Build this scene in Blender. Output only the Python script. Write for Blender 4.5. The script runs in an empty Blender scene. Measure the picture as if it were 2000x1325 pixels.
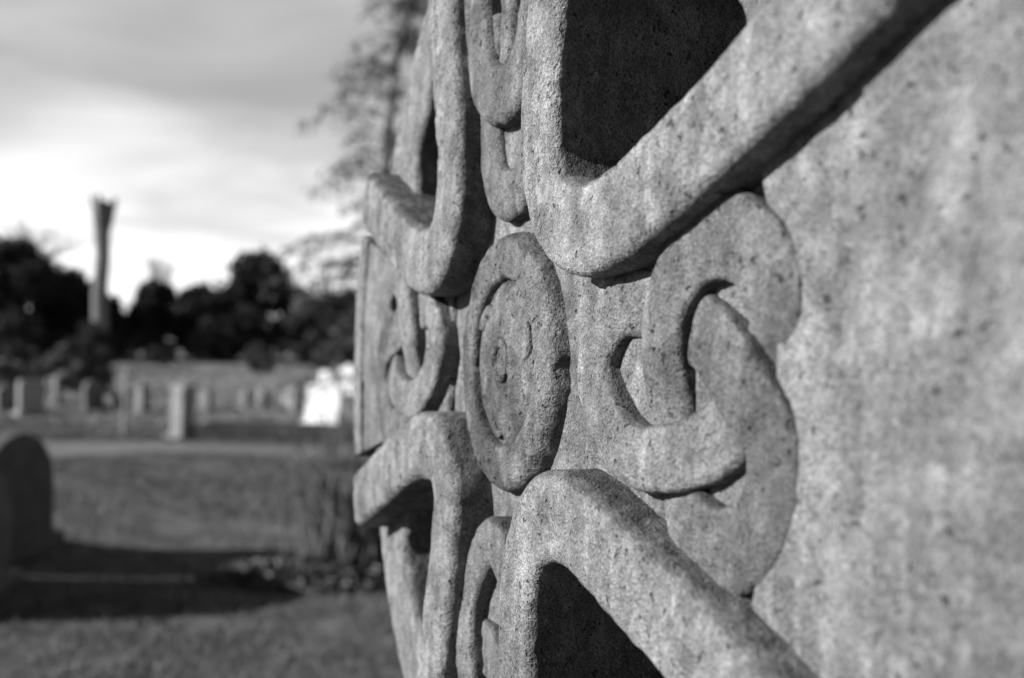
import bpy, bmesh, math, random
import numpy as np
from mathutils import Vector, Matrix

random.seed(7)
rng = np.random.default_rng(7)
SC = bpy.context.scene
COL = SC.collection
R = math.radians

# ------------------------------------------------------------------ camera
cam_d = bpy.data.cameras.new('camera')
cam = bpy.data.objects.new('camera', cam_d)
COL.objects.link(cam)
CAM_Z = 1.5
right = Vector((0.99950477, 0.00033744, 0.03146585))
upv = Vector((-0.03146766, 0.01071815, 0.9994473))
fwd = Vector((0.0, 0.9999425, -0.01072346))
m = Matrix((right, upv, -fwd)).transposed().to_4x4()
m.translation = Vector((0, 0, CAM_Z))
cam.matrix_world = m
cam_d.sensor_width = 36
cam_d.lens = 36 * 2222 / 2000
cam_d.clip_start = 0.02
cam_d.clip_end = 3000
cam_d.dof.use_dof = True
cam_d.dof.focus_distance = 0.69
cam_d.dof.aperture_fstop = 5.2
cam_d.dof.aperture_blades = 9
SC.camera = cam

# ------------------------------------------------------------------ light
SUN_EL, SUN_A = R(23), R(11)          # sun low on the left, a little behind the camera
to_sun = Vector((-math.cos(SUN_A) * math.cos(SUN_EL), -math.sin(SUN_A) * math.cos(SUN_EL), math.sin(SUN_EL)))
sun_d = bpy.data.lights.new('sun', 'SUN')
sun_d.energy = 5.0
sun_d.angle = R(0.6)
sun = bpy.data.objects.new('sun', sun_d)
sun.rotation_euler = to_sun.to_track_quat('Z', 'Y').to_euler()
COL.objects.link(sun)

world = bpy.data.worlds.new('World')
SC.world = world
world.use_nodes = True
nt = world.node_tree
nt.nodes.clear()


def N(t, kind, **kw):
    n = t.nodes.new(kind)
    for k, v in kw.items():
        if k.startswith('i_'):
            n.inputs[k[2:].replace('_', ' ')].default_value = v
        else:
            setattr(n, k, v)
    return n


def math_n(t, op, a, b=None, clamp=False):
    n = t.nodes.new('ShaderNodeMath')
    n.operation = op
    n.use_clamp = clamp
    for i, x in enumerate((a, b)):
        if x is None:
            continue
        if isinstance(x, (int, float)):
            n.inputs[i].default_value = x
        else:
            t.links.new(x, n.inputs[i])
    return n.outputs[0]


def maprange(t, v, a, b, c, d, smooth=True):
    n = t.nodes.new('ShaderNodeMapRange')
    n.interpolation_type = 'SMOOTHSTEP' if smooth else 'LINEAR'
    n.inputs[1].default_value, n.inputs[2].default_value = a, b
    n.inputs[3].default_value, n.inputs[4].default_value = c, d
    t.links.new(v, n.inputs[0])
    return n.outputs[0]


sky = N(nt, 'ShaderNodeTexSky', sky_type='NISHITA', sun_disc=False)
sky.sun_elevation = SUN_EL
sky.sun_rotation = math.atan2(to_sun.x, to_sun.y)
bw = N(nt, 'ShaderNodeRGBToBW')
nt.links.new(sky.outputs[0], bw.inputs[0])
tc = N(nt, 'ShaderNodeTexCoord')
sep = N(nt, 'ShaderNodeSeparateXYZ')
nt.links.new(tc.outputs['Generated'], sep.inputs[0])
# cloud deck: directions projected on a plane overhead
zz = math_n(nt, 'ADD', math_n(nt, 'MAXIMUM', sep.outputs[2], 0.0), 0.14)
px = math_n(nt, 'DIVIDE', sep.outputs[0], zz)
py = math_n(nt, 'DIVIDE', sep.outputs[1], zz)
comb = N(nt, 'ShaderNodeCombineXYZ')
nt.links.new(px, comb.inputs[0])
nt.links.new(py, comb.inputs[1])
CLOUD_SEED = 5.1
comb.inputs[2].default_value = CLOUD_SEED
n1 = N(nt, 'ShaderNodeTexNoise', i_Scale=0.46, i_Detail=3.0, i_Roughness=0.45, i_Distortion=0.3)
nt.links.new(comb.outputs[0], n1.inputs['Vector'])
# the deck is thin and bright low down and thickens upward, broken by drifting noise
zc_ = math_n(nt, 'ADD', sep.outputs[2], math_n(nt, 'MULTIPLY', math_n(nt, 'SUBTRACT', n1.outputs[0], 0.5), math_n(nt, 'MULTIPLY', maprange(nt, sep.outputs[2], 0.0, 0.12, 0.35, 1.0), -0.85)))
low = maprange(nt, zc_, 0.0, 0.23, 5.8, 2.55)
high = maprange(nt, sep.outputs[2], 0.25, 0.70, 1.0, 0.36)
n2 = N(nt, 'ShaderNodeTexNoise', i_Scale=1.5, i_Detail=3.0, i_Roughness=0.5, i_Distortion=0.5)
nt.links.new(comb.outputs[0], n2.inputs['Vector'])
cloud = math_n(nt, 'MULTIPLY', math_n(nt, 'MULTIPLY', low, high), maprange(nt, n2.outputs[0], 0.3, 0.7, 0.86, 1.16))
veil = maprange(nt, n1.outputs[0], 0.30, 0.5, 0.93, 0.98)
mixc = N(nt, 'ShaderNodeMix', data_type='FLOAT')
nt.links.new(veil, mixc.inputs[0])
nt.links.new(bw.outputs[0], mixc.inputs[2])
nt.links.new(cloud, mixc.inputs[3])
bg = N(nt, 'ShaderNodeBackground', i_Strength=0.1)
nt.links.new(mixc.outputs[0], bg.inputs[0])
wo = N(nt, 'ShaderNodeOutputWorld')
nt.links.new(bg.outputs[0], wo.inputs[0])

SC.view_settings.view_transform = 'Standard'
SC.view_settings.look = 'None'
SC.view_settings.gamma = 1
SC.view_settings.exposure = 1.0
SC.render.engine = 'CYCLES'
SC.cycles.max_bounces = 8
SC.cycles.diffuse_bounces = 4

# ------------------------------------------------------------------ helpers


def tag(o, label=None, cat=None, group=None, kind=None):
    if label:
        o['label'] = label
    if cat:
        o['category'] = cat
    if group:
        o['group'] = group
    if kind:
        o['kind'] = kind
    return o


def empty(name, loc, rz=0.0):
    o = bpy.data.objects.new(name, None)
    o.location = loc
    o.rotation_euler = (0, 0, rz)
    o.empty_display_size = 0.1
    COL.objects.link(o)
    return o


def mesh_obj(name, V, F, mat, parent=None, smooth=True):
    me = bpy.data.meshes.new(name)
    V = np.asarray(V, dtype=np.float32)
    if isinstance(F, np.ndarray):
        nf, k = F.shape
        me.vertices.add(len(V))
        me.vertices.foreach_set('co', V.ravel())
        me.loops.add(nf * k)
        me.loops.foreach_set('vertex_index', F.astype(np.int32).ravel())
        me.polygons.add(nf)
        me.polygons.foreach_set('loop_start', np.arange(0, nf * k, k, dtype=np.int32))
        me.polygons.foreach_set('loop_total', np.full(nf, k, dtype=np.int32))
        me.update(calc_edges=True)
    else:
        me.from_pydata([tuple(map(float, v)) for v in V], [], F)
        me.update()
    if smooth:
        me.polygons.foreach_set('use_smooth', np.ones(len(me.polygons), dtype=bool))
    me.materials.append(mat)
    o = bpy.data.objects.new(name, me)
    COL.objects.link(o)
    if parent:
        o.parent = parent
    return o


def _hash(ix, iy, iz):
    n = (ix * 73856093) ^ (iy * 19349663) ^ (iz * 83492791)
    n = (n ^ (n >> 13)) * 1274126177
    n = n & 0x7fffffff
    n = (n ^ (n >> 16)) * 668265263 & 0x7fffffff
    return n / 0x7fffffff


def vnoise(P):
    I = np.floor(P).astype(np.int64)
    f = P - I
    f = f * f * (3 - 2 * f)
    out = 0
    for dx in (0, 1):
        wx = f[:, 0] if dx else 1 - f[:, 0]
        for dy in (0, 1):
            wy = f[:, 1] if dy else 1 - f[:, 1]
            for dz in (0, 1):
                wz = f[:, 2] if dz else 1 - f[:, 2]
                out = out + wx * wy * wz * _hash(I[:, 0] + dx, I[:, 1] + dy, I[:, 2] + dz)
    return out * 2 - 1


def fbm(P, scale, octs=3, gain=0.5):
    P = np.asarray(P, dtype=np.float64) * scale
    s, a = 0, 1.0
    for k in range(octs):
        s = s + a * vnoise(P + 17.3 * k)
        P = P * 2.03
        a *= gain
    return s


def catmull(pts, per, closed=False):
    pts = np.asarray(pts, dtype=float)
    n = len(pts)
    out = []
    rngi = range(n if closed else n - 1)
    for i in rngi:
        if closed:
            p0, p1, p2, p3 = pts[(i - 1) % n], pts[i], pts[(i + 1) % n], pts[(i + 2) % n]
        else:
            p1, p2 = pts[i], pts[i + 1]
            p0 = pts[i - 1] if i > 0 else 2 * p1 - p2
            p3 = pts[i + 2] if i + 2 < n else 2 * p2 - p1
        for k in range(per):
            t = k / per
            out.append(0.5 * ((2 * p1) + (-p0 + p2) * t + (2 * p0 - 5 * p1 + 4 * p2 - p3) * t * t + (-p0 + 3 * p1 - 3 * p2 + p3) * t ** 3))
    if not closed:
        out.append(pts[-1])
    return np.array(out)


def resample(P, step, closed=False):
    if closed:
        P = np.vstack([P, P[:1]])
    d = np.r_[0, np.cumsum(np.linalg.norm(np.diff(P, axis=0), axis=1))]
    n = max(4, int(d[-1] / step))
    t = np.linspace(0, d[-1], n + 1)
    Q = np.stack([np.interp(t, d, P[:, k]) for k in range(P.shape[1])], 1)
    return Q[:-1] if closed else Q


# ------------------------------------------------------------------ materials


def new_mat(name):
    mt = bpy.data.materials.new(name)
    mt.use_nodes = True
    t = mt.node_tree
    b = t.nodes['Principled BSDF']
    return mt, t, b


def gray(t, v):
    """value socket -> grey colour is implicit; returns socket"""
    return v


def carved_stone(name, tone, crust=0.35, rough=0.85, bump=1.0, seed=0.0):
    """weathered granite: mottled lichen, dark mica specks, small pits and hairline chips"""
    mt, t, b = new_mat(name)
    co = N(t, 'ShaderNodeTexCoord')
    mp = N(t, 'ShaderNodeMapping')
    mp.inputs['Location'].default_value = (seed, seed * 0.7, seed * 1.3)
    t.links.new(co.outputs['Object'], mp.inputs[0])
    v = mp.outputs[0]

    def noise(scale, detail, rough_=0.5, dist=0.0, vec=None):
        n = N(t, 'ShaderNodeTexNoise', i_Scale=scale, i_Detail=detail, i_Roughness=rough_, i_Distortion=dist)
        t.links.new(vec or v, n.inputs['Vector'])
        return n.outputs[0]
    big = noise(7, 3, 0.55, 0.3)
    mid = noise(38, 3, 0.62)
    med = noise(140, 2, 0.6)
    fine = noise(640, 2, 0.7)
    nl = N(t, 'ShaderNodeTexNoise', i_Scale=55.0, i_Detail=3.0)
    t.links.new(v, nl.inputs['Vector'])
    sl = N(t, 'ShaderNodeVectorMath', operation='SCALE')
    sl.inputs['Scale'].default_value = 0.03
    t.links.new(nl.outputs['Color'], sl.inputs[0])
    dv_l = N(t, 'ShaderNodeVectorMath', operation='ADD')
    t.links.new(v, dv_l.inputs[0])
    t.links.new(sl.outputs[0], dv_l.inputs[1])
    # lichen / grime crust in patches of its own
    crust_m = maprange(t, math_n(t, 'ADD', math_n(t, 'MULTIPLY', big, 0.55), math_n(t, 'MULTIPLY', mid, 0.6)), 0.50, 0.68, 0.0, 1.0)
    pale_m = maprange(t, noise(62, 4, 0.7), 0.54, 0.66, 0.0, 1.0)
    col = maprange(t, med, 0.25, 0.75, tone * 0.74, tone * 1.22, False)
    col = math_n(t, 'MULTIPLY', col, maprange(t, noise(24, 4, 0.66, 0.5), 0.34, 0.66, 0.76, 1.25, False))
    grain = maprange(t, fine, 0.28, 0.72, 0.36, 1.56, False)
    col = math_n(t, 'MULTIPLY', col, grain)
    col = math_n(t, 'MULTIPLY', col, maprange(t, crust_m, 0, 1, 1.0, 1.0 - crust, False))
    col = math_n(t, 'MULTIPLY', col, maprange(t, pale_m, 0, 1, 1.0, 1.32, False))
    # pale crusts of lichen with ragged rims, and faint rain streaks
    vl = N(t, 'ShaderNodeTexVoronoi', i_Scale=24.0)
    t.links.new(dv_l.outputs[0], vl.inputs['Vector'])
    lic = math_n(t, 'MULTIPLY', maprange(t, vl.outputs['Distance'], 0.20, 0.30, 1.0, 0.0), math_n(t, 'GREATER_THAN', N_sep(t, vl.outputs['Color']), 0.72))
    lic = math_n(t, 'MULTIPLY', lic, maprange(t, med, 0.40, 0.56, 0.0, 1.0))
    col = math_n(t, 'ADD', math_n(t, 'MULTIPLY', col, math_n(t, 'SUBTRACT', 1.0, math_n(t, 'MULTIPLY', lic, 0.7))), math_n(t, 'MULTIPLY', lic, tone * 0.98))
    ms = N(t, 'ShaderNodeMapping')
    ms.inputs['Scale'].default_value = (1.0, 1.0, 0.10)
    t.links.new(v, ms.inputs[0])
    strk = noise(75, 2, 0.5, 0.0, ms.outputs[0])
    col = math_n(t, 'MULTIPLY', col, maprange(t, strk, 0.36, 0.62, 1.06, 0.80))
    # darker tone on upward-facing surfaces, broken up by the mid noise
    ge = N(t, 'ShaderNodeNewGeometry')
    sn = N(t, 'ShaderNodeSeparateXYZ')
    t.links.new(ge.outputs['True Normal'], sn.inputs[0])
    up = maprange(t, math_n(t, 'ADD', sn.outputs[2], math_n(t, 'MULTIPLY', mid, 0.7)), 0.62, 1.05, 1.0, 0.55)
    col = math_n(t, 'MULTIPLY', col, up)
    # dark specks (mica, black lichen dots)
    vo = N(t, 'ShaderNodeTexVoronoi', i_Scale=260.0, i_Randomness=1.0)
    t.links.new(v, vo.inputs['Vector'])
    sp = maprange(t, vo.outputs['Distance'], 0.10, 0.30, 1.0, 0.0)
    spsel = math_n(t, 'GREATER_THAN', N_sep(t, vo.outputs['Color']), 0.42)
    speck = math_n(t, 'MULTIPLY', math_n(t, 'MULTIPLY', sp, spsel), maprange(t, mid, 0.42, 0.60, 0.15, 1.0))
    col = math_n(t, 'MULTIPLY', col, maprange(t, speck, 0, 1, 1.0, 0.25, False))
    # larger pits, elongated and ragged
    dv = N(t, 'ShaderNodeVectorMath', operation='ADD')
    nz = N(t, 'ShaderNodeTexNoise', i_Scale=180.0, i_Detail=2.0)
    t.links.new(v, nz.inputs['Vector'])
    sc = N(t, 'ShaderNodeVectorMath', operation='SCALE')
    sc.inputs['Scale'].default_value = 0.012
    t.links.new(nz.outputs['Color'], sc.inputs[0])
    t.links.new(v, dv.inputs[0])
    t.links.new(sc.outputs[0], dv.inputs[1])
    vp = N(t, 'ShaderNodeTexVoronoi', i_Scale=105.0, i_Randomness=1.0)
    t.links.new(dv.outputs[0], vp.inputs['Vector'])
    pit = maprange(t, vp.outputs['Distance'], 0.07, 0.24, 1.0, 0.0)
    pit = math_n(t, 'MULTIPLY', pit, math_n(t, 'GREATER_THAN', N_sep(t, vp.outputs['Color']), 0.46))
    col = math_n(t, 'MULTIPLY', col, maprange(t, pit, 0, 1, 1.0, 0.36, False))
    # pale quartz crystals
    vq = N(t, 'ShaderNodeTexVoronoi', i_Scale=330.0)
    t.links.new(v, vq.inputs['Vector'])
    q = math_n(t, 'MULTIPLY', maprange(t, vq.outputs['Distance'], 0.12, 0.34, 1.0, 0.0), math_n(t, 'GREATER_THAN', N_sep(t, vq.outputs['Color']), 0.72))
    col = math_n(t, 'ADD', col, math_n(t, 'MULTIPLY', q, tone * 0.55))
    col = math_n(t, 'MINIMUM', col, 0.72)
    t.links.new(col, b.inputs['Base Color'])
    b.inputs['Roughness'].default_value = rough
    b.inputs['Specular IOR Level'].default_value = 0.25
    # relief
    h = math_n(t, 'MULTIPLY', fine, 0.55)
    h = math_n(t, 'ADD', h, math_n(t, 'MULTIPLY', med, 0.9))
    h = math_n(t, 'ADD', h, math_n(t, 'MULTIPLY', mid, 1.5))
    h = math_n(t, 'SUBTRACT', h, math_n(t, 'MULTIPLY', pit, 0.75))
    h = math_n(t, 'SUBTRACT', h, math_n(t, 'MULTIPLY', speck, 0.30))
    h = math_n(t, 'ADD', h, math_n(t, 'MULTIPLY', q, 0.18))
    bp = N(t, 'ShaderNodeBump', i_Strength=bump, i_Distance=0.0030)
    t.links.new(h, bp.inputs['Height'])
    t.links.new(bp.outputs[0], b.inputs['Normal'])
    return mt


def N_sep(t, col):
    s = t.nodes.new('ShaderNodeSeparateColor')
    t.links.new(col, s.inputs[0])
    return s.outputs[0]


def simple_mat(name, lo, hi, scale, rough=0.9, bump=0.0, bdist=0.01, detail=5.0, rand=0.0, transl=0.0):
    mt, t, b = new_mat(name)
    co = N(t, 'ShaderNodeTexCoord')
    n = N(t, 'ShaderNodeTexNoise', i_Scale=scale, i_Detail=detail, i_Roughness=0.6)
    t.links.new(co.outputs['Object'], n.inputs['Vector'])
    c = maprange(t, n.outputs[0], 0.3, 0.7, lo, hi, False)
    if rand:
        g = N(t, 'ShaderNodeNewGeometry')
        c = math_n(t, 'MULTIPLY', c, maprange(t, g.outputs['Random Per Island'], 0, 1, 1 - rand, 1 + rand, False))
    t.links.new(c, b.inputs['Base Color'])
    b.inputs['Roughness'].default_value = rough
    b.inputs['Specular IOR Level'].default_value = 0.2
    if bump:
        bp = N(t, 'ShaderNodeBump', i_Strength=bump, i_Distance=bdist)
        t.links.new(n.outputs[0], bp.inputs['Height'])
        t.links.new(bp.outputs[0], b.inputs['Normal'])
    return mt


M = {}
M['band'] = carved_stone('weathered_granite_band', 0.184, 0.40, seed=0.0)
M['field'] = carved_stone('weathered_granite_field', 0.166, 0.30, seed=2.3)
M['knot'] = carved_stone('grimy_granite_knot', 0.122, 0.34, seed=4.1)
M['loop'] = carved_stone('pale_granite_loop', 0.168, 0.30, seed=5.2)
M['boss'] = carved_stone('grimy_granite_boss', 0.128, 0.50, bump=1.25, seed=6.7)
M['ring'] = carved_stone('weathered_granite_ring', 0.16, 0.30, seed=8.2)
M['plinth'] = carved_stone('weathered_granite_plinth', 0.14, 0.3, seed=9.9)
M['stone_pale'] = simple_mat('pale_headstone', 0.17, 0.28, 9, bump=0.5)
M['stone_white'] = simple_mat('white_marble_headstone', 0.50, 0.70, 7, rough=0.6, bump=0.1)
M['stone_grey'] = simple_mat('grey_headstone', 0.08, 0.15, 8, bump=0.5)
M['stone_dark'] = simple_mat('dark_headstone', 0.05, 0.10, 8, bump=0.5)
M['bark'] = simple_mat('bark', 0.04, 0.12, 14, bump=0.8, bdist=0.02)
M['bark_pale'] = simple_mat('pale_bark', 0.08, 0.18, 9, bump=0.8, bdist=0.02)
M['needle_dark'] = simple_mat('dark_needles', 0.010, 0.026, 0.9, rand=0.5)
M['leaf_dark'] = simple_mat('dark_leaves', 0.018, 0.042, 0.9, rand=0.5)
M['leaf_mid'] = simple_mat('grey_green_leaves', 0.045, 0.09, 1.2, rand=0.5)
M['leaf_pale'] = simple_mat('pale_leaves', 0.10, 0.20, 1.2, rand=0.5)
M['twig'] = simple_mat('bare_twigs', 0.07, 0.13, 3.0)
M['needle_grey'] = simple_mat('grey_needles', 0.045, 0.09, 3.0, rand=0.4)
M['stem'] = simple_mat('dry_stems', 0.05, 0.13, 6.0, rand=0.4)
M['litter'] = simple_mat('dry_leaves', 0.04, 0.12, 5.0, rand=0.6)
M['wood'] = simple_mat('pale_wood', 0.22, 0.34, 10, bump=0.3)

# ------------------------------------------------------------------ ground
mt, t, b = new_mat('cemetery_turf')
co = N(t, 'ShaderNodeTexCoord')
na = N(t, 'ShaderNodeTexNoise', i_Scale=0.35, i_Detail=6.0, i_Roughness=0.62, i_Distortion=0.6)
nb = N(t, 'ShaderNodeTexNoise', i_Scale=3.2, i_Detail=6.0, i_Roughness=0.65)
nc = N(t, 'ShaderNodeTexNoise', i_Scale=45.0, i_Detail=4.0, i_Roughness=0.7)
for n in (na, nb, nc):
    t.links.new(co.outputs['Object'], n.inputs['Vector'])
c = maprange(t, na.outputs[0], 0.3, 0.7, 0.06, 0.12, False)
c = math_n(t, 'MULTIPLY', c, maprange(t, nb.outputs[0], 0.32, 0.68, 0.62, 1.35, False))
c = math_n(t, 'MULTIPLY', c, maprange(t, nc.outputs[0], 0.3, 0.7, 0.7, 1.3, False))
# rough straw-coloured meadow grass farther off, beyond the mown strip
sp = N(t, 'ShaderNodeSeparateXYZ')
t.links.new(co.outputs['Object'], sp.inputs[0])
yw = math_n(t, 'ADD', sp.outputs[1], math_n(t, 'MULTIPLY', na.outputs[0], 3.0))
far = maprange(t, yw, 17.5, 27.0, 0.0, 1.0)
fc = maprange(t, nb.outputs[0], 0.3, 0.7, 0.13, 0.24, False)
mx = N(t, 'ShaderNodeMix', data_type='FLOAT')
t.links.new(far, mx.inputs[0])
t.links.new(c, mx.inputs[2])
t.links.new(fc, mx.inputs[3])
# trodden pale path across the turf
ys = math_n(t, 'ADD', sp.outputs[1], math_n(t, 'MULTIPLY', sp.outputs[0], -0.30))
ys = math_n(t, 'ADD', ys, math_n(t, 'MULTIPLY', nb.outputs[0], 0.5))
pth = math_n(t, 'MULTIPLY', maprange(t, ys, 13.3, 13.8, 0, 1), maprange(t, ys, 14.2, 14.9, 1, 0))
mx2 = N(t, 'ShaderNodeMix', data_type='FLOAT')
t.links.new(math_n(t, 'MULTIPLY', pth, 0.8), mx2.inputs[0])
t.links.new(mx.outputs[0], mx2.inputs[2])
mx2.inputs[3].default_value = 0.17
t.links.new(mx2.outputs[0], b.inputs['Base Color'])
b.inputs['Roughness'].default_value = 0.95
b.inputs['Specular IOR Level'].default_value = 0.15
bp = N(t, 'ShaderNodeBump', i_Strength=1.0, i_Distance=0.06)
t.links.new(math_n(t, 'ADD', nb.outputs[0], math_n(t, 'MULTIPLY', nc.outputs[0], 0.35)), bp.inputs['Height'])
t.links.new(bp.outputs[0], b.inputs['Normal'])
M['turf'] = mt


def ground_z(x, y):
    P = np.stack([np.asarray(x, float), np.asarray(y, float), np.zeros_like(np.asarray(x, float))], 1)
    near = np.clip(np.hypot(P[:, 0], P[:, 1]) / 3.0 - 0.3, 0, 1)
    return 0.045 * fbm(P, 0.55, 3) * near


gx = np.unique(np.r_[np.linspace(-1500, -60, 14), np.linspace(-60, -16, 30), np.linspace(-16, 16, 161), np.linspace(16, 60, 30), np.linspace(60, 1500, 14)])
gy = np.unique(np.r_[np.linspace(-600, -30, 10), np.linspace(-30, -4, 20), np.linspace(-4, 26, 151), np.linspace(26, 80, 40), np.linspace(80, 1800, 14)])
GX, GY = np.meshgrid(gx, gy)
gv = np.stack([GX.ravel(), GY.ravel(), ground_z(GX.ravel(), GY.ravel())], 1)
nx_, ny_ = len(gx), len(gy)
ii = (np.arange(ny_ - 1)[:, None] * nx_ + np.arange(nx_ - 1)[None, :]).ravel()
gf = np.stack([ii, ii + 1, ii + nx_ + 1, ii + nx_], 1)
ground = mesh_obj('ground', gv, gf, M['turf'])
tag(ground, kind='structure')

# ------------------------------------------------------------------ the cross
A = 0.45                                     # half span of the wheel head in metres
PHI = R(21.32942627)
BOSS = Vector((0.00386883, 0.80528735, CAM_Z - 0.02527247))
ZC = BOSS.z
cross = empty('celtic_cross', (BOSS.x, BOSS.y, 0.0), -(math.pi / 2 - PHI))
tag(cross, 'weathered granite wheel-head cross carved with knotwork, filling the right of the view', 'cross')


def loc(P):
    """(u, v, w) carving coordinates -> object space of the cross, in metres"""
    P = np.asarray(P, float)
    return np.stack([P[:, 0] * A, -P[:, 2] * A, P[:, 1] * A + ZC], 1)


def weather(P, normals, amp, seed=0.0):
    """push the surface in and out along its normals, coarse dents and small chips"""
    L = P + seed
    d = 0.0010 * fbm(L, 9, 2) + 0.0004 * fbm(L, 34, 2) + 0.0005 * fbm(L, 110, 2) - 0.007 * np.clip(fbm(L, 42, 2) - 0.62, 0, 0.16)
    # rougher tooling deep inside the openings
    d = d + np.clip((P[:, 1] - 0.01) / 0.02, 0, 1) * (0.0022 * fbm(L, 48, 2) + 0.0030 * np.clip(fbm(L * (1, 1, 0.5), 70, 1), -1, 0.3))
    return P + normals * (d * amp)[:, None]


def grid_normals(V, F):
    n = np.zeros_like(V)
    a, b_, c_ = V[F[:, 0]], V[F[:, 1]], V[F[:, 2]]
    fn = np.cross(b_ - a, c_ - a)
    for k in range(F.shape[1]):
        np.add.at(n, F[:, k], fn)
    l = np.linalg.norm(n, axis=1)
    l[l == 0] = 1
    return n / l[:, None]


def profile(hw, top, bot, rad, crown=0.0, nflat=9, narc=7, nside=5):
    """half-rounded raised strip: returns (offset, height) across the strip"""
    pts = []
    nside = 16 if bot < -0.2 else nside
    for k in range(nside):
        pts.append((-hw, bot + (top - rad - bot) * k / nside))
    for k in range(narc):
        a_ = math.pi - (math.pi / 2) * k / (narc - 1)
        pts.append((-hw + rad + rad * math.cos(a_), top - rad + rad * math.sin(a_)))
    for k in range(1, nflat):
        s = -1 + 2 * k / nflat
        pts.append((s * (hw - rad), top))
    for k in range(narc):
        a_ = math.pi / 2 - (math.pi / 2) * k / (narc - 1)
        pts.append((hw - rad + rad * math.cos(a_), top - rad + rad * math.sin(a_)))
    for k in range(1, nside + 1):
        pts.append((hw, top - rad + (bot - top + rad) * k / nside))
    pts = np.array(pts)
    if crown:
        pts[:, 1] += crown * (1 - (pts[:, 0] / hw) ** 2) * (pts[:, 1] > top - rad)
    return pts


def sweep(name, path, hw, top, bot, rad, mat, parent, closed=False, crown=0.0, lift=None, amp=1.0, seed=0.0, step=0.006, smooth=0):
    """path in (u, v); hw may be an array per control point; lift adds to w"""
    P = np.asarray(path, float)
    n = len(P)
    hwv = np.full(n, hw) if np.isscalar(hw) else np.asarray(hw, float)
    lf = np.zeros(n) if lift is None else np.asarray(lift, float)
    Q = catmull(np.c_[P, hwv, lf], 12, closed)
    Q = resample(Q, step, closed)
    if smooth and not closed:
        ker = np.hanning(smooth + 2)[1:-1]
        ker /= ker.sum()
        pad = smooth // 2
        ext = np.vstack([2 * Q[0] - Q[pad:0:-1], Q, 2 * Q[-1] - Q[-2:-pad - 2:-1]])
        Q = np.stack([np.convolve(ext[:, c_], ker, 'valid') for c_ in range(4)], 1)
    m_ = len(Q)
    if closed:
        T = np.roll(Q[:, :2], -1, 0) - np.roll(Q[:, :2], 1, 0)
    else:
        T = np.gradient(Q[:, :2], axis=0)
    T /= np.linalg.norm(T, axis=1)[:, None]
    Nn = np.stack([-T[:, 1], T[:, 0]], 1)
    prof = profile(1.0, 1.0, 0.0, 0.5)
    rows = []
    for i in range(m_):
        pr = profile(Q[i, 2], top, bot, rad, crown)
        uv = Q[i, :2] + Nn[i] * pr[:, :1]
        w = pr[:, 1] + Q[i, 3] * (np.clip((pr[:, 1] - bot) / max(top - bot, 1e-6), 0, 1))
        rows.append(np.c_[uv, w])
    k = len(rows[0])
    Vv = np.vstack(rows)
    idx = []
    cnt = m_ if closed else m_ - 1
    i0 = np.arange(cnt)[:, None] * k
    i1 = ((np.arange(cnt) + 1) % m_)[:, None] * k
    j = np.arange(k - 1)[None, :]
    F = np.stack([(i0 + j).ravel(), (i0 + j + 1).ravel(), (i1 + j + 1).ravel(), (i1 + j).ravel()], 1)
    L = loc(Vv)
    nrm = grid_normals(L, F)
    # profile runs left to right seen along the path: outward is +w at the top
    topidx = k // 2
    if nrm[topidx::k, 1].mean() > 0:
        F = F[:, ::-1].copy()
        nrm = -nrm
    L = weather(L, nrm, amp, seed)
    if not closed:                          # close the two ends
        caps = []
        for e in (0, m_ - 1):
            ring = L[e * k:(e + 1) * k]
            base = len(L)
            c0 = (ring[0] + ring[-1]) / 2
            half = k // 2
            mids = []
            caps.append((e, ring, c0))
        Fl = F.tolist()
        for e, ring, c0 in caps:
            ci = len(L)
            L = np.vstack([L, [ring.mean(0) * 0.6 + c0 * 0.4]])
            for q in range(k - 1):
                a_, b2 = e * k + q, e * k + q + 1
                Fl.append([a_, ci, b2] if e else [b2, ci, a_])
            Fl.append([e * k + k - 1, ci, e * k] if e else [e * k, ci, e * k + k - 1])
        return mesh_obj(name, L, Fl, mat, parent)
    return mesh_obj(name, L, F, mat, parent)


# --- four raised U bands: (outer, inner) outlines traced round each armpit
def quad(su, sv, pts):
    return [(su * a_, sv * b_) for a_, b_ in pts]


BW = 0.061          # half width
BH = 0.068          # relief
bands = {
    'ur': [(0.262, 0.90), (0.232, 0.70), (0.210, 0.52), (0.196, 0.415), (0.191, 0.330), (0.203, 0.264), (0.243, 0.210), (0.300, 0.185), (0.360, 0.181), (0.430, 0.190), (0.540, 0.226), (0.660, 0.271), (0.780, 0.321), (0.920, 0.380), (1.08, 0.448)],
    'lr': [(0.262, -0.90), (0.215, -0.70), (0.185, -0.52), (0.170, -0.42), (0.166, -0.325), (0.180, -0.262), (0.214, -0.216), (0.264, -0.192), (0.326, -0.187), (0.396, -0.199), (0.510, -0.229), (0.640, -0.262), (0.760, -0.300), (0.90, -0.345), (1.05, -0.395)],
    'ul': [(-0.345, 0.82), (-0.300, 0.66), (-0.255, 0.52), (-0.215, 0.388), (-0.202, 0.290), (-0.215, 0.225), (-0.268, 0.175), (-0.345, 0.168), (-0.430, 0.187), (-0.540, 0.226), (-0.650, 0.268), (-0.775, 0.320)],
    'll': [(-0.300, -0.82), (-0.255, -0.66), (-0.222, -0.52), (-0.192, -0.40), (-0.172, -0.285), (-0.174, -0.215), (-0.215, -0.165), (-0.290, -0.158), (-0.390, -0.176), (-0.510, -0.222), (-0.640, -0.274), (-0.785, -0.330)],
}
bands = {k_: [(u_ + (0.018 if k_[1] == 'r' else 0.026), v_) for u_, v_ in p_] for k_, p_ in bands.items()}
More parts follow.
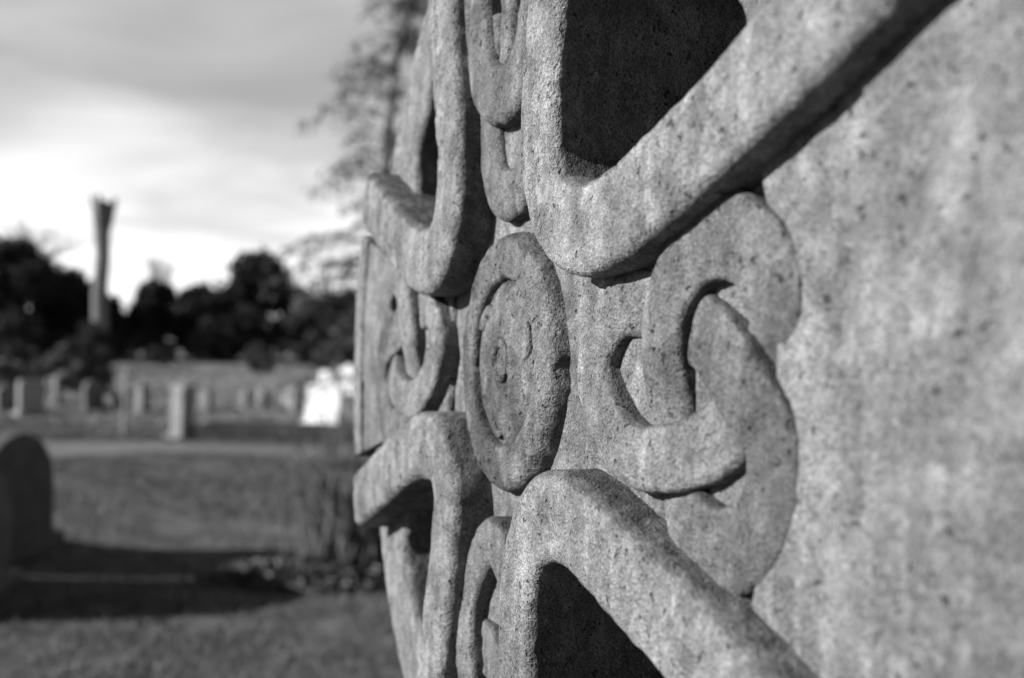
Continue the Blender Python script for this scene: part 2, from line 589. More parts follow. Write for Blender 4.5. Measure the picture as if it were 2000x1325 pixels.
for kk, (k_, pth_) in enumerate(bands.items()):
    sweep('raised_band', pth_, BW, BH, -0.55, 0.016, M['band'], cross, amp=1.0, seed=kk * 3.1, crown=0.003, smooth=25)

# --- slab of the wheel head with its four blind openings
def offset_path(P, d):
    Q = resample(catmull(P, 10), 0.01)
    T = np.gradient(Q, axis=0)
    T /= np.linalg.norm(T, axis=1)[:, None]
    return Q + np.stack([-T[:, 1], T[:, 0]], 1) * d


def hole_outline(key):
    P = np.array(bands[key])
    su, sv = np.sign(P[5])
    Q = offset_path(P, BW - 0.012 if su * sv > 0 else -(BW - 0.012))
    # hole side is away from the boss: check and flip
    if np.hypot(*Q[len(Q) // 2]) < np.hypot(*P[len(P) // 2]):
        Q = offset_path(P, -(BW - 0.012) if su * sv > 0 else (BW - 0.012))
    r = np.hypot(Q[:, 0], Q[:, 1])
    mid = len(Q) // 2
    keep = r < 0.70
    Q = Q[keep]
    a0, a1 = math.atan2(Q[0, 1], Q[0, 0]), math.atan2(Q[-1, 1], Q[-1, 0])
    if a1 - a0 > math.pi:
        a1 -= 2 * math.pi
    if a0 - a1 > math.pi:
        a1 += 2 * math.pi
    arc = [(0.725 * math.cos(a1 + (a0 - a1) * t_), 0.725 * math.sin(a1 + (a0 - a1) * t_)) for t_ in np.linspace(0.16, 0.84, 9)]
    return catmull(np.vstack([Q[::4], arc]), 6, True)


ang = np.linspace(0, 2 * math.pi, 361)[:-1]
outer = []
for a_ in ang:
    d_ = math.degrees(a_) % 360
    dd = min(abs((d_ - q + 180) % 360 - 180) for q in (0, 90, 180, 270))
    isr = d_ < 45 or d_ > 315
    lim, rend = (25.5, 1.10) if isr else (16.5, 0.975)
    outer.append(((rend if dd < lim else 0.90) * math.cos(a_), (rend if dd < lim else 0.90) * math.sin(a_)))
holes = [hole_outline(k_) for k_ in bands]


def extrude_region(name, outlines, w0, w1, bevel=0.0, voxel=None, mat=None, parent=None, amp=1.0, seed=0.0):
    cu = bpy.data.curves.new(name + '_c', 'CURVE')
    cu.dimensions = '2D'
    cu.fill_mode = 'BOTH'
    for o_ in outlines:
        s_ = cu.splines.new('POLY')
        s_.points.add(len(o_) - 1)
        for i, (x, y) in enumerate(o_):
            s_.points[i].co = (x * A, y * A, 0, 1)
        s_.use_cyclic_u = True
    half = (w1 - w0) / 2 * A
    cu.extrude = half - bevel * A
    cu.bevel_depth = bevel * A
    cu.offset = -bevel * A
    cu.bevel_resolution = 3
    tmp = bpy.data.objects.new(name + '_t', cu)
    COL.objects.link(tmp)
    dg = bpy.context.evaluated_depsgraph_get()
    me = bpy.data.meshes.new_from_object(tmp.evaluated_get(dg))
    bpy.data.objects.remove(tmp)
    bpy.data.curves.remove(cu)
    # curve space (x, y, z) -> (u, v, w centred)
    n = len(me.vertices)
    co_ = np.empty(n * 3, np.float32)
    me.vertices.foreach_get('co', co_)
    co_ = co_.reshape(-1, 3)
    w = co_[:, 2] + (w0 + w1) / 2 * A
    L = np.stack([co_[:, 0], -w, co_[:, 1] + ZC], 1)
    me.vertices.foreach_set('co', L.astype(np.float32).ravel())
    me.update()
    bm = bmesh.new()
    bm.from_mesh(me)
    bmesh.ops.remove_doubles(bm, verts=bm.verts, dist=1e-5)
    bmesh.ops.recalc_face_normals(bm, faces=bm.faces)
    bm.to_mesh(me)
    bm.free()
    o = bpy.data.objects.new(name, me)
    COL.objects.link(o)
    if voxel:
        md = o.modifiers.new('r', 'REMESH')
        md.mode = 'VOXEL'
        md.voxel_size = voxel * A
        md.use_smooth_shade = True
        dg = bpy.context.evaluated_depsgraph_get()
        me2 = bpy.data.meshes.new_from_object(o.evaluated_get(dg))
        o.modifiers.clear()
        o.data = me2
        me = me2
        n = len(me.vertices)
        co_ = np.empty(n * 3, np.float32)
        me.vertices.foreach_get('co', co_)
        nn = np.empty(n * 3, np.float32)
        me.vertices.foreach_get('normal', nn)
        co_ = weather(co_.reshape(-1, 3).astype(float), nn.reshape(-1, 3).astype(float), amp, seed)
        me.vertices.foreach_set('co', co_.astype(np.float32).ravel())
        me.polygons.foreach_set('use_smooth', np.ones(len(me.polygons), dtype=bool))
        me.update()
    me.materials.clear()
    me.materials.append(mat)
    if parent:
        o.parent = parent
    o.name = name
    return o


DEPTH = -0.62
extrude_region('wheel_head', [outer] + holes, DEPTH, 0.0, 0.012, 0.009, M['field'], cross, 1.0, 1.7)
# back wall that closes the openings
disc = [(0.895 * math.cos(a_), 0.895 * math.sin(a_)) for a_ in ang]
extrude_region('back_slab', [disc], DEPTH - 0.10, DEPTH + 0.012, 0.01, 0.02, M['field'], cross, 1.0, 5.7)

# --- raised rim across the end of each arm
for q, lim, r1 in ((0, 24.5, 1.09), (90, 15.5, 0.965), (180, 15.5, 0.965), (270, 15.5, 0.965)):
    a0 = R(q)
    pts = [(math.cos(a0 + R(x)) * (0.90 + r1) / 2, math.sin(a0 + R(x)) * (0.90 + r1) / 2) for x in np.linspace(-lim, lim, 9)]
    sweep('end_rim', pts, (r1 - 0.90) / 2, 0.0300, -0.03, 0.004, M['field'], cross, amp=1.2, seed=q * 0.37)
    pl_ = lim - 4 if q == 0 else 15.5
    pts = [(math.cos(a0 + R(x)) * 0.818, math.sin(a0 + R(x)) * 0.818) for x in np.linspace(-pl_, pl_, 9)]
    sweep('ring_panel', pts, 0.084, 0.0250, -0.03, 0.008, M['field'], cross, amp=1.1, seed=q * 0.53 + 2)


# --- trefoil knot, traced on the arm nearest the camera
KN = [(0.344, 0.004), (0.405, 0.083), (0.508, 0.086), (0.612, 0.050), (0.690, 0.004), (0.734, -0.055), (0.718, -0.128), (0.660, -0.168), (0.592, -0.152), (0.540, -0.104), (0.527, -0.038), (0.526, 0.025), (0.538, 0.084), (0.574, 0.134), (0.644, 0.158), (0.712, 0.130), (0.732, 0.078), (0.700, 0.010), (0.648, -0.048), (0.552, -0.084), (0.441, -0.082)]
KL = [.003, -.003, -.016, -.006, .007, -.005, -.006, -.002, -.002, -.016, -.010, .002, .009, .005, .003, -.002, -.006, -.018, -.004, .010, .007]
KW = [.041, .041, .042, .046, .047, .047, .047, .047, .045, .043, .050, .047, .045, .047, .048, .048, .048, .046, .043, .040, .040]


def knot(P, wid, seed, mats):
    """the knot is cut where a strand dives under another: three strands, ends hidden in the crossings"""
    P = [tuple(p_) for p_ in P]
    for j, (i0, i1) in enumerate(((17, 23), (2, 9), (9, 17))):
        ids = [i % 21 for i in range(i0, i1 + 1)]
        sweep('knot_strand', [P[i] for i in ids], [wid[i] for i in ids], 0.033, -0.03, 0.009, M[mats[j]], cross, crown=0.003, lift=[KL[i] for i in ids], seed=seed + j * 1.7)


# sunk fields behind the knots, a little above the general ground of the carving
PU = [0.30, 0.42, 0.55, 0.68, 0.80]
PH = [0.125, 0.150, 0.185, 0.225, 0.255]
for kk, (dx, dy) in enumerate(((1, 0), (-1, 0), (0, 1), (0, -1))):
    sweep('sunk_field', [(dx * q, dy * q) for q in PU], np.array(PH) * (1.0 if kk < 2 else 0.82), 0.0135, -0.03, 0.006, M['field'], cross, amp=1.6, seed=11 + kk)
knot(KN, KW, 2.2, ('loop', 'knot', 'knot'))
# mirrored on the far arm
knot([(-a_ + 0.02, b_) for a_, b_ in KN], KW, 4.2, ('loop', 'knot', 'loop'))
# lower arm: the same knot turned to hang below the boss
knot([(b_ * 0.98 - 0.01, -(a_ * 0.98) + 0.055) for a_, b_ in KN], np.array(KW) * 0.95, 6.2, ('knot', 'loop', 'knot'))
# upper arm: two nested hanging loops with a strand threaded through them
sweep('knot_loop', [(-0.100, 0.56), (-0.098, 0.42), (-0.082, 0.325), (-0.045, 0.275), (0.004, 0.262), (0.052, 0.275), (0.088, 0.325), (0.100, 0.42), (0.100, 0.56)], 0.042, 0.026, -0.03, 0.012, M['knot'], cross, crown=0.003, seed=7.7)
sweep('knot_loop', [(-0.190, 0.86), (-0.160, 0.70), (-0.132, 0.56), (-0.105, 0.47), (-0.060, 0.432), (0.000, 0.418), (0.055, 0.432), (0.095, 0.47), (0.125, 0.56), (0.160, 0.70), (0.190, 0.86)], 0.050, 0.042, -0.03, 0.014, M['knot'], cross, crown=0.004, seed=8.7)
sweep('knot_strand', [(-0.025, 0.462), (-0.020, 0.56), (-0.012, 0.68), (0.0, 0.86)], 0.030, 0.028, -0.03, 0.014, M['knot'], cross, crown=0.003, seed=9.7)


# --- central boss: raised rim round a sunk disc with a worn triskele
def lathe(name, prof, mat, parent, seg=220, amp=1.0, seed=0.0, du=0.0, dv=0.0):
    prof = np.array(prof, float)
    prof = resample(catmull(prof, 8), 0.0035)
    th = np.linspace(0, 2 * math.pi, seg, endpoint=False)
    k = len(prof)
    Vv = []
    for t_ in th:
        Vv.append(np.c_[prof[:, 0] * math.cos(t_) + du, prof[:, 0] * math.sin(t_) + dv, prof[:, 1]])
    L = loc(np.vstack(Vv))
    i0 = np.arange(seg)[:, None] * k
    i1 = ((np.arange(seg) + 1) % seg)[:, None] * k
    j = np.arange(k - 1)[None, :]
    F = np.stack([(i0 + j).ravel(), (i0 + j + 1).ravel(), (i1 + j + 1).ravel(), (i1 + j).ravel()], 1)
    nrm = grid_normals(L, F)
    if nrm[:, 1].mean() > 0:
        F = F[:, ::-1].copy()
        nrm = -nrm
    L = weather(L, nrm, amp, seed)
    return mesh_obj(name, L, F, mat, parent)


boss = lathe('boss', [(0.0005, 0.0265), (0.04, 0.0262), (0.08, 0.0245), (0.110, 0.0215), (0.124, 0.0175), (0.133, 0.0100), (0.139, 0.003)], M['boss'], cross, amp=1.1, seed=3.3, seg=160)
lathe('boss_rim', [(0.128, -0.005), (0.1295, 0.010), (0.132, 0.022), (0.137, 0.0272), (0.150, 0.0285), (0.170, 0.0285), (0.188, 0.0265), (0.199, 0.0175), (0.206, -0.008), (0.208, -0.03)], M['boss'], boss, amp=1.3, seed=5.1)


def spiral(cx, cy, r0, r1, turns, a0, hw, top):
    pts = []
    for k in range(26):
        s = k / 25
        r_ = r0 + (r1 - r0) * s
        a_ = a0 + turns * 2 * math.pi * s
        pts.append((cx + r_ * math.cos(a_), cy + r_ * math.sin(a_)))
    return sweep('spiral', pts, hw, top, 0.0, hw * 0.85, M['boss'], boss, amp=1.6, seed=cx * 20, step=0.004)


# three worn whorls round a central ring with a knob in it
sweep('whorl', [(0.026 * math.cos(k * math.pi / 6), 0.028 * math.sin(k * math.pi / 6) + 0.002) for k in range(12)], 0.0085, 0.0330, 0.0, 0.007, M['boss'], boss, closed=True, amp=1.8, step=0.004)
lathe('knob', [(0.0004, 0.0300), (0.005, 0.0295), (0.009, 0.027), (0.011, 0.018)], M['boss'], boss, seg=40, amp=0.6, dv=0.002)
for k in range(3):
    a_ = R(140 + 120 * k)
    spiral(0.080 * math.cos(a_), 0.080 * math.sin(a_), 0.010, 0.036, 0.8, a_ + 2.0, 0.0095, 0.0282)

# --- shaft and stepped plinth below the head
def tapered_block(name, z0, z1, x0, x1, y0, y1, tx, ty, mat, parent, bev=0.012):
    bm = bmesh.new()
    bmesh.ops.create_cube(bm, size=1.0)
    for v in bm.verts:
        top = v.co.z > 0
        cx, cy = (x0 + x1) / 2, (y0 + y1) / 2
        hx, hy = (x1 - x0) / 2, (y1 - y0) / 2
        if top:
            hx, hy = hx * tx, hy * ty
        v.co = Vector((cx + (1 if v.co.x > 0 else -1) * hx, cy + (1 if v.co.y > 0 else -1) * hy, z1 if top else z0))
    bmesh.ops.bevel(bm, geom=bm.edges[:], offset=bev, segments=3, affect='EDGES', profile=0.5)
    me = bpy.data.meshes.new(name)
    bm.to_mesh(me)
    bm.free()
    me.materials.append(mat)
    o = bpy.data.objects.new(name, me)
    COL.objects.link(o)
    o.parent = parent
    return o


tapered_block('shaft', 0.42, ZC - 0.86 * A, -0.20, 0.20, 0.012, 0.30, 0.86, 0.95, M['plinth'], cross)
tapered_block('plinth', 0.20, 0.43, -0.34, 0.34, -0.12, 0.43, 0.90, 0.86, M['plinth'], cross, 0.02)
tapered_block('base_step', -0.10, 0.21, -0.46, 0.46, -0.24, 0.55, 0.96, 0.95, M['plinth'], cross, 0.02)

# ------------------------------------------------------------------ headstones
def headstone(name, x, y, w, h, th, rot, style, mat, label, lean=(0, 0), group=None, kerb=False):
    root = empty(name, (x, y, float(ground_z([x], [y])[0]) - 0.02), rot)
    root.rotation_euler = (lean[0], lean[1], rot)
    tag(root, label, 'headstone', group)
    hw = w / 2
    pts = [(-hw, -0.15), (hw, -0.15)]
    if style == 'round':
        n = 14
        for k in range(n + 1):
            a_ = math.pi * k / n
            pts.append((hw * math.cos(a_), h - hw * 0.75 + hw * 0.75 * math.sin(a_)))
    elif style == 'gothic':
        for k in range(9):
            s = k / 8
            pts.append((hw * math.cos(s * math.pi / 2) ** 0.8, h - hw * 1.1 + hw * 1.1 * math.sin(s * math.pi / 2)))
        for k in range(7, -1, -1):
            s = k / 8
            pts.append((-hw * math.cos(s * math.pi / 2) ** 0.8, h - hw * 1.1 + hw * 1.1 * math.sin(s * math.pi / 2)))
    elif style == 'shoulder':
        sh = h * 0.86
        pts += [(hw, sh - 0.02), (hw * 0.96, sh), (hw * 0.62, sh)]
        for k in range(9):
            a_ = math.pi * k / 8
            pts.append((hw * 0.56 * math.cos(a_), sh + (h - sh) * math.sin(a_)))
        pts += [(-hw * 0.62, sh), (-hw * 0.96, sh), (-hw, sh - 0.02)]
    else:
        pts += [(hw, h * 0.95), (hw * 0.9, h), (-hw * 0.9, h), (-hw, h * 0.95)]
    bm = bmesh.new()
    f_ = bm.faces.new([bm.verts.new((p_[0], -th / 2, p_[1])) for p_ in pts])
    r_ = bmesh.ops.extrude_face_region(bm, geom=[f_])
    for v in r_['geom']:
        if isinstance(v, bmesh.types.BMVert):
            v.co.y += th
    bmesh.ops.recalc_face_normals(bm, faces=bm.faces)
    eds = [e for e in bm.edges if abs(e.verts[0].co.y - e.verts[1].co.y) < 1e-6]
    bmesh.ops.bevel(bm, geom=eds, offset=min(0.012, th * 0.2), segments=2, affect='EDGES')
    me = bpy.data.meshes.new('slab')
    bm.to_mesh(me)
    bm.free()
    me.materials.append(mat)
    o = bpy.data.objects.new('slab', me)
    COL.objects.link(o)
    o.parent = root
    # footing block
    bm = bmesh.new()
    bmesh.ops.create_cube(bm, size=1.0)
    for v in bm.verts:
        v.co = Vector((v.co.x * (w + 0.10), v.co.y * (th + 0.12), v.co.z * 0.16 + 0.0))
    bmesh.ops.bevel(bm, geom=bm.edges[:], offset=0.012, segments=2, affect='EDGES')
    me = bpy.data.meshes.new('footing')
    bm.to_mesh(me)
    bm.free()
    me.materials.append(mat)
    o = bpy.data.objects.new('footing', me)
    COL.objects.link(o)
    o.parent = root
    return root


SIDE = R(90)
headstone('headstone', -2.80, 5.82, 1.0, 0.74, 0.16, SIDE + R(4), 'round', M['stone_grey'], 'nearest dark round-topped headstone cut by the left edge of the view', (0, R(2)))
headstone('headstone', -3.00, 6.84, 0.94, 0.76, 0.15, SIDE - R(2), 'round', M['stone_dark'], 'dark upright headstone just behind the nearest dark one at far left', (0, R(-1)))
headstone('headstone', -4.05, 14.1, 0.26, 0.68, 0.20, R(68), 'square', M['stone_pale'], 'lone grey headstone with bright sunlit edge and long shadow to its right', (0, 0))
headstone('headstone', -2.78, 16.2, 0.30, 0.62, 0.10, R(-28), 'square', M['stone_white'], 'left white headstone of the close bright cluster beside the cross', (0, R(4)))
headstone('headstone', -2.52, 16.05, 0.30, 0.62, 0.10, R(-22), 'square', M['stone_white'], 'right white headstone of the close bright cluster beside the cross', (0, R(4)))
headstone('headstone', -2.68, 16.5, 0.30, 0.82, 0.10, R(-25), 'round', M['stone_white'], 'tallest white headstone, standing behind the other two of the bright cluster', (0, R(2)))
headstone('headstone', -3.35, 23.4, 0.42, 0.66, 0.10, R(-25), 'round', M['stone_white'], 'farther white headstone half hidden behind the left edge of the cross', (0, 0))
rows = [
    (-7.45, 16.9, .45, .52, 'round', 'stone_grey', 'grey round-topped headstone at the left edge, farther rows'),
    (-6.95, 16.5, .45, .60, 'square', 'stone_pale', 'sunlit flat-topped headstone second from the left edge, farther rows'),
    (-7.40, 18.6, .45, .55, 'square', 'stone_grey', 'low grey headstone behind the leftmost pair'),
    (-6.40, 17.5, .42, .58, 'round', 'stone_grey', 'round-topped grey headstone below the trimmed trunk, left of three'),
    (-6.02, 17.6, .42, .52, 'round', 'stone_grey', 'round-topped grey headstone below the trimmed trunk, middle of three'),
    (-5.60, 17.3, .42, .60, 'gothic', 'stone_grey', 'pointed grey headstone below the trimmed trunk, right of three'),
    (-4.98, 18.6, .40, .40, 'round', 'stone_grey', 'small grey headstone just beyond the lone sunlit one'),
    (-4.50, 19.4, .42, .38, 'square', 'stone_grey', 'low flat grey headstone in the middle distance, left of a pair'),
    (-4.12, 18.9, .42, .46, 'round', 'stone_grey', 'round grey headstone in the middle distance, right of a pair'),
    (-3.78, 19.5, .40, .46, 'square', 'stone_pale', 'pale square headstone to the left of the white cluster'),
    (-3.45, 21.4, .40, .55, 'gothic', 'stone_grey', 'pointed grey headstone behind the white cluster'),
]
for i, (x, y, w, h, st, mt_, lb) in enumerate(rows):
    headstone('headstone', x, y, w * 0.85, h * 0.88, 0.10, (SIDE + R(random.uniform(-40, -15)) if i in (0, 1, 3) else R(random.uniform(-62, -30))), st, M[mt_], lb, (R(random.uniform(-3, 3)), R(random.uniform(-3, 3))), 'headstones in the farther rows')

# low kerbed grave right of the lone headstone
gr = empty('kerbed_grave', (-2.95, 14.35, 0.0), R(3))
tag(gr, 'low dark kerbed grave lying to the right of the lone sunlit headstone', 'grave')


def slab_box(name, x0, x1, y0, y1, z0, z1, mat, parent):
    bm = bmesh.new()
    bmesh.ops.create_cube(bm, size=1.0)
    for v in bm.verts:
        v.co = Vector((x1 if v.co.x > 0 else x0, y1 if v.co.y > 0 else y0, z1 if v.co.z > 0 else z0))
    bmesh.ops.bevel(bm, geom=bm.edges[:], offset=0.012, segments=2, affect='EDGES')
    me = bpy.data.meshes.new(name)
    bm.to_mesh(me)
    bm.free()
    me.materials.append(mat)
    o = bpy.data.objects.new(name, me)
    COL.objects.link(o)
    o.parent = parent


slab_box('kerb', -0.92, 0.92, -0.42, -0.31, -0.1, 0.17, M['stone_dark'], gr)
slab_box('kerb', -0.92, 0.92, 0.31, 0.42, -0.1, 0.17, M['stone_dark'], gr)
slab_box('kerb', -0.92, -0.81, -0.308, 0.308, -0.1, 0.168, M['stone_dark'], gr)
slab_box('kerb', 0.81, 0.92, -0.308, 0.308, -0.1, 0.168, M['stone_dark'], gr)
slab_box('ledger', -0.808, 0.808, -0.308, 0.308, -0.1, 0.10, M['stone_grey'], gr)

# slim wooden grave marker post
pst = empty('marker_post', (-4.66, 13.75, 0.0))
tag(pst, 'slim pale wooden marker post standing in the grass at left', 'post')


def tube(pts, rad, sides=6):
    """list of points + radii -> verts, faces"""
    pts = [Vector(p_) for p_ in pts]
    Vv, Ff = [], []
    n = len(pts)
    for i, p_ in enumerate(pts):
        d = (pts[min(i + 1, n - 1)] - pts[max(i - 1, 0)])
        if d.length < 1e-9:
            d = Vector((0, 0, 1))
        d.normalize()
        a_ = d.orthogonal().normalized() if abs(d.z) > 0.99 else d.cross(Vector((0, 0, 1))).normalized()
        b_ = d.cross(a_)
        for k in range(sides):
            t_ = 2 * math.pi * k / sides
            q = p_ + (a_ * math.cos(t_) + b_ * math.sin(t_)) * rad[i]
            Vv.append(q[:])
    for i in range(n - 1):
        for k in range(sides):
            k2 = (k + 1) % sides
            Ff.append([i * sides + k, i * sides + k2, (i + 1) * sides + k2, (i + 1) * sides + k])
    Ff.append([(n - 1) * sides + k for k in range(sides)])
    return Vv, Ff


class Bag:
    def __init__(self):
        self.V, self.F = [], []

    def add(self, V, F):
        o = len(self.V)
        self.V.extend(V)
        self.F.extend([[i + o for i in f_] for f_ in F])

    def tube(self, pts, rad, sides=5):
        self.add(*tube(pts, rad, sides))

    def build(self, name, mat, parent, smooth=True):
        return mesh_obj(name, self.V, self.F, mat, parent, smooth)


bg_ = Bag()
bg_.tube([(0, 0, -0.1), (0, 0, 0.5), (0.01, 0, 0.80)], [0.024, 0.022, 0.020], 8)
bg_.build('post', M['wood'], pst)
bg_ = Bag()
bg_.tube([(0.01, 0, 0.80), (0.01, 0, 0.83), (0.01, 0, 0.85)], [0.030, 0.026, 0.004], 8)
bg_.build('cap', M['wood'], pst)

# ------------------------------------------------------------------ trees and shrubs
def leaf_cloud(blobs, n, size, aspect=1.6, shell=0.55, flat=0.0, seed=1):
    """small leaf faces through a set of ellipsoids (cx,cy,cz,rx,ry,rz,weight)"""
    g = np.random.default_rng(seed)
    B_ = np.array([b_[:6] for b_ in blobs])
    wts = np.array([b_[3] * b_[4] * b_[5] for b_ in blobs]) ** 0.75
    pick = g.choice(len(B_), n, p=wts / wts.sum())
    d = g.normal(size=(n, 3))
    d /= np.linalg.norm(d, axis=1)[:, None]
    rr = (shell + (1 - shell) * g.random(n)) ** 0.8
    rr *= 1 + 0.18 * fbm(d + pick[:, None] * 3.7, 3.0, 2)
    C = B_[pick, :3] + d * B_[pick, 3:6] * rr[:, None]
    a_ = g.normal(size=(n, 3))
    a_ /= np.linalg.norm(a_, axis=1)[:, None]
    b_ = np.cross(a_, g.normal(size=(n, 3)))
    b_ /= np.linalg.norm(b_, axis=1)[:, None]
    s = size * (0.6 + 0.8 * g.random(n))[:, None]
    Vv = np.stack([C - a_ * s * aspect, C + b_ * s * 0.5, C + a_ * s * aspect, C - b_ * s * 0.5], 1).reshape(-1, 3)
    F = np.arange(4 * n).reshape(-1, 4)
    return Vv, F


def blobs_for(shape, H, Wd, z0, seed, n=26):
    g = random.Random(seed)
    out = []
    for k in range(n):
        z = g.random()
        if shape == 'cone':
            env = (1 - z) ** 0.8
        elif shape == 'dome':
            env = math.sqrt(max(0.02, 1 - z ** 2.2))
        elif shape == 'column':
            env = 0.75 * (1 - z ** 4) + 0.2
        else:
            env = math.sin(math.pi * (0.12 + 0.84 * z)) ** 0.6
        a_ = g.uniform(0, 2 * math.pi)
        r_ = Wd / 2 * env * math.sqrt(g.random()) * 0.85
        s = (0.09 + 0.13 * g.random()) * min(Wd, H)
        out.append((r_ * math.cos(a_), r_ * math.sin(a_), z0 + z * (H - z0) * 0.93, s, s, s * g.uniform(0.7, 1.1)))
    return out


def tree(name, x, y, H, Wd, shape, leaf, label, cat='tree', n=6000, size=0.09, seed=1, z0=0.3, spikes=0, group=None, nb=26):
    root = empty(name, (x, y, -0.03))
    tag(root, label, cat, group)
    g = random.Random(seed)
    tb = Bag()
    tb.tube([(0, 0, -0.2), (g.uniform(-.05, .05) * Wd, 0, H * .35), (g.uniform(-.06, .06) * Wd, 0, H * .82)], [0.03 * H + .03, 0.02 * H + .02, 0.02], 7)
    for k in range(7):
        a_ = g.uniform(0, 6.28)
        zz_ = H * g.uniform(.15, .7)
        tb.tube([(0, 0, zz_), (math.cos(a_) * Wd * .18, math.sin(a_) * Wd * .18, zz_ + H * .06), (math.cos(a_) * Wd * .36, math.sin(a_) * Wd * .36, zz_ + H * .10)], [0.03, 0.02, 0.008], 5)
    tb.build('trunk', M['bark'], root)
    bl = blobs_for(shape, H, Wd, z0, seed, nb)
    for k in range(spikes):
        a_ = g.uniform(0, 6.28)
        r_ = Wd * 0.42 * g.random()
        zt = H * g.uniform(0.86, 1.02) - r_ * 0.5
        bl.append((r_ * math.cos(a_), r_ * math.sin(a_), zt, 0.035 * Wd, 0.035 * Wd, 0.17 * H))
    Vv, F = leaf_cloud(bl, n, size, seed=seed)
    mesh_obj('crown', Vv, F, M[leaf], root, smooth=False)
    return root


tree('evergreen_tree', -16.6, 37.0, 3.75, 4.9, 'dome', 'needle_dark', 'broad dark evergreen filling the left edge of the tree line', n=17000, size=.085, seed=3, spikes=9, nb=54)
tree('evergreen_tree', -14.4, 39.2, 2.35, 2.8, 'dome', 'needle_dark', 'low dark evergreen to the left of the tall trimmed trunk', n=9000, size=.085, seed=4, spikes=4)
tree('evergreen_tree', -13.0, 41.0, 2.55, 2.8, 'dome', 'needle_dark', 'dark evergreen just right of the tall trimmed trunk', n=9000, size=.085, seed=5, spikes=5)
tree('evergreen_tree', -11.5, 41.5, 2.65, 2.9, 'dome', 'leaf_dark', 'low dark hedge tree between the trunk and the tallest conifer', n=9000, size=.085, seed=6, spikes=8)
tree('evergreen_tree', -9.3, 42.0, 3.75, 4.6, 'dome', 'needle_dark', 'tallest spreading dark conifer with a spike on top, mid left', n=19000, size=.085, seed=18, spikes=12, nb=56)
tree('evergreen_tree', -6.7, 42.5, 2.6, 3.0, 'dome', 'leaf_dark', 'dark evergreen between the tallest conifer and the cross', n=9000, size=.085, seed=8, spikes=4)
tree('evergreen_tree', -15.2, 38.6, 2.75, 2.6, 'dome', 'needle_dark', 'dark evergreen filling the gap right of the broad left one', n=9000, size=.085, seed=24, spikes=4)
tree('evergreen_tree', -4.9, 42.5, 3.0, 3.2, 'dome', 'needle_dark', 'dark evergreen last before the cross hides the tree line', n=9000, size=.085, seed=28, spikes=5)
tree('shrub', -6.0, 36.2, 2.15, 1.3, 'round', 'leaf_mid', 'grey leafy shrub in front of the evergreens next to the cross', 'shrub', n=2600, size=.07, seed=9, z0=.15)
tree('shrub', -4.9, 37.5, 2.1, 1.5, 'round', 'needle_dark', 'dark shrub meeting the left edge of the cross', 'shrub', n=5000, size=.08, seed=10, z0=.15)
tree('shrub', -8.25, 21.4, 1.0, 1.5, 'round', 'leaf_mid', 'loose grey-green bush below the left evergreen', 'shrub', n=2600, size=.05, seed=11, z0=.1)
tree('shrub', -9.7, 22.3, 0.85, 1.6, 'round', 'leaf_mid', 'low grey-green bush at the left edge behind the headstones', 'shrub', n=2400, size=.05, seed=12, z0=.1)
tree('shrub', -11.0, 30.0, 1.25, 1.9, 'round', 'leaf_dark', 'dark bush at the foot of the tall trimmed trunk', 'shrub', n=3000, size=.06, seed=13, z0=.1)
tree('shrub', -10.6, 40.0, 1.4, 1.6, 'round', 'leaf_mid', 'pale bush at the foot of the low dark hedge trees', 'shrub', n=2200, size=.06, seed=14, z0=.1)
# unseen trees added out of frame to darken faces turned that way
shade_yews = [(4.6, -3.2, 8.5, 4.8), (2.2, -6.4, 9.5, 5.2), (-1.6, -7.6, 8.5, 4.6), (6.8, 0.6, 8.0, 4.6), (6.4, 4.6, 7.0, 4.0)]
for k, (x, y, h, w) in enumerate(shade_yews):
    tree('yew_tree', x, y, h, w, 'dome', 'needle_dark', ['large dark yew behind the photographer to the right', 'tallest dark yew straight behind the photographer', 'dark yew behind the photographer to the left', 'dark yew level with the photographer, right of the cross', 'dark yew beyond the back of the cross on the right'][k], n=24000, size=.085, seed=70 + k, nb=70)
foot = [(-12.6, 38.2, .9, 1.5, 'leaf_dark', 'low dark bush under the evergreens, first right of the lopped trunk'), (-11.3, 37.4, .7, 1.3, 'leaf_mid', 'low pale bush under the evergreens, left of the tallest conifer'), (-9.6, 38.6, 1.0, 1.7, 'leaf_dark', 'low dark bush at the foot of the tallest conifer'), (-8.3, 37.2, .65, 1.2, 'leaf_mid', 'low pale bush at the right foot of the tallest conifer'), (-7.2, 38.0, .9, 1.6, 'leaf_dark', 'low dark bush between the tallest conifer and the grey shrub'), (-10.4, 33.5, .5, 1.0, 'leaf_mid', 'small bush alone in the pale meadow, left'), (-6.9, 31.5, .45, .9, 'leaf_mid', 'small bush alone in the pale meadow, nearer the cross')]
for k, (x, y, h, w, lf, lb) in enumerate(foot):
    tree('bush', x, y, h, w, 'round', lf, lb, 'bush', n=1500, size=.055, seed=90 + k, z0=.08, nb=14)
# the tree line runs on behind the cross
xs = -2.6
k = 0
words = ['first', 'second', 'third', 'fourth', 'fifth', 'sixth', 'seventh', 'eighth']
while xs < 22:
    tree('evergreen_tree', xs, 41 + random.uniform(-2, 2), random.uniform(2.6, 4.2), random.uniform(2.8, 4.0), 'dome', random.choice(['needle_dark', 'leaf_dark']), words[k] + ' evergreen of the tree line hidden behind the cross, counted from the left', n=5000, size=.10, seed=40 + k, spikes=5)
    xs += random.uniform(3.0, 4.0)
    k += 1

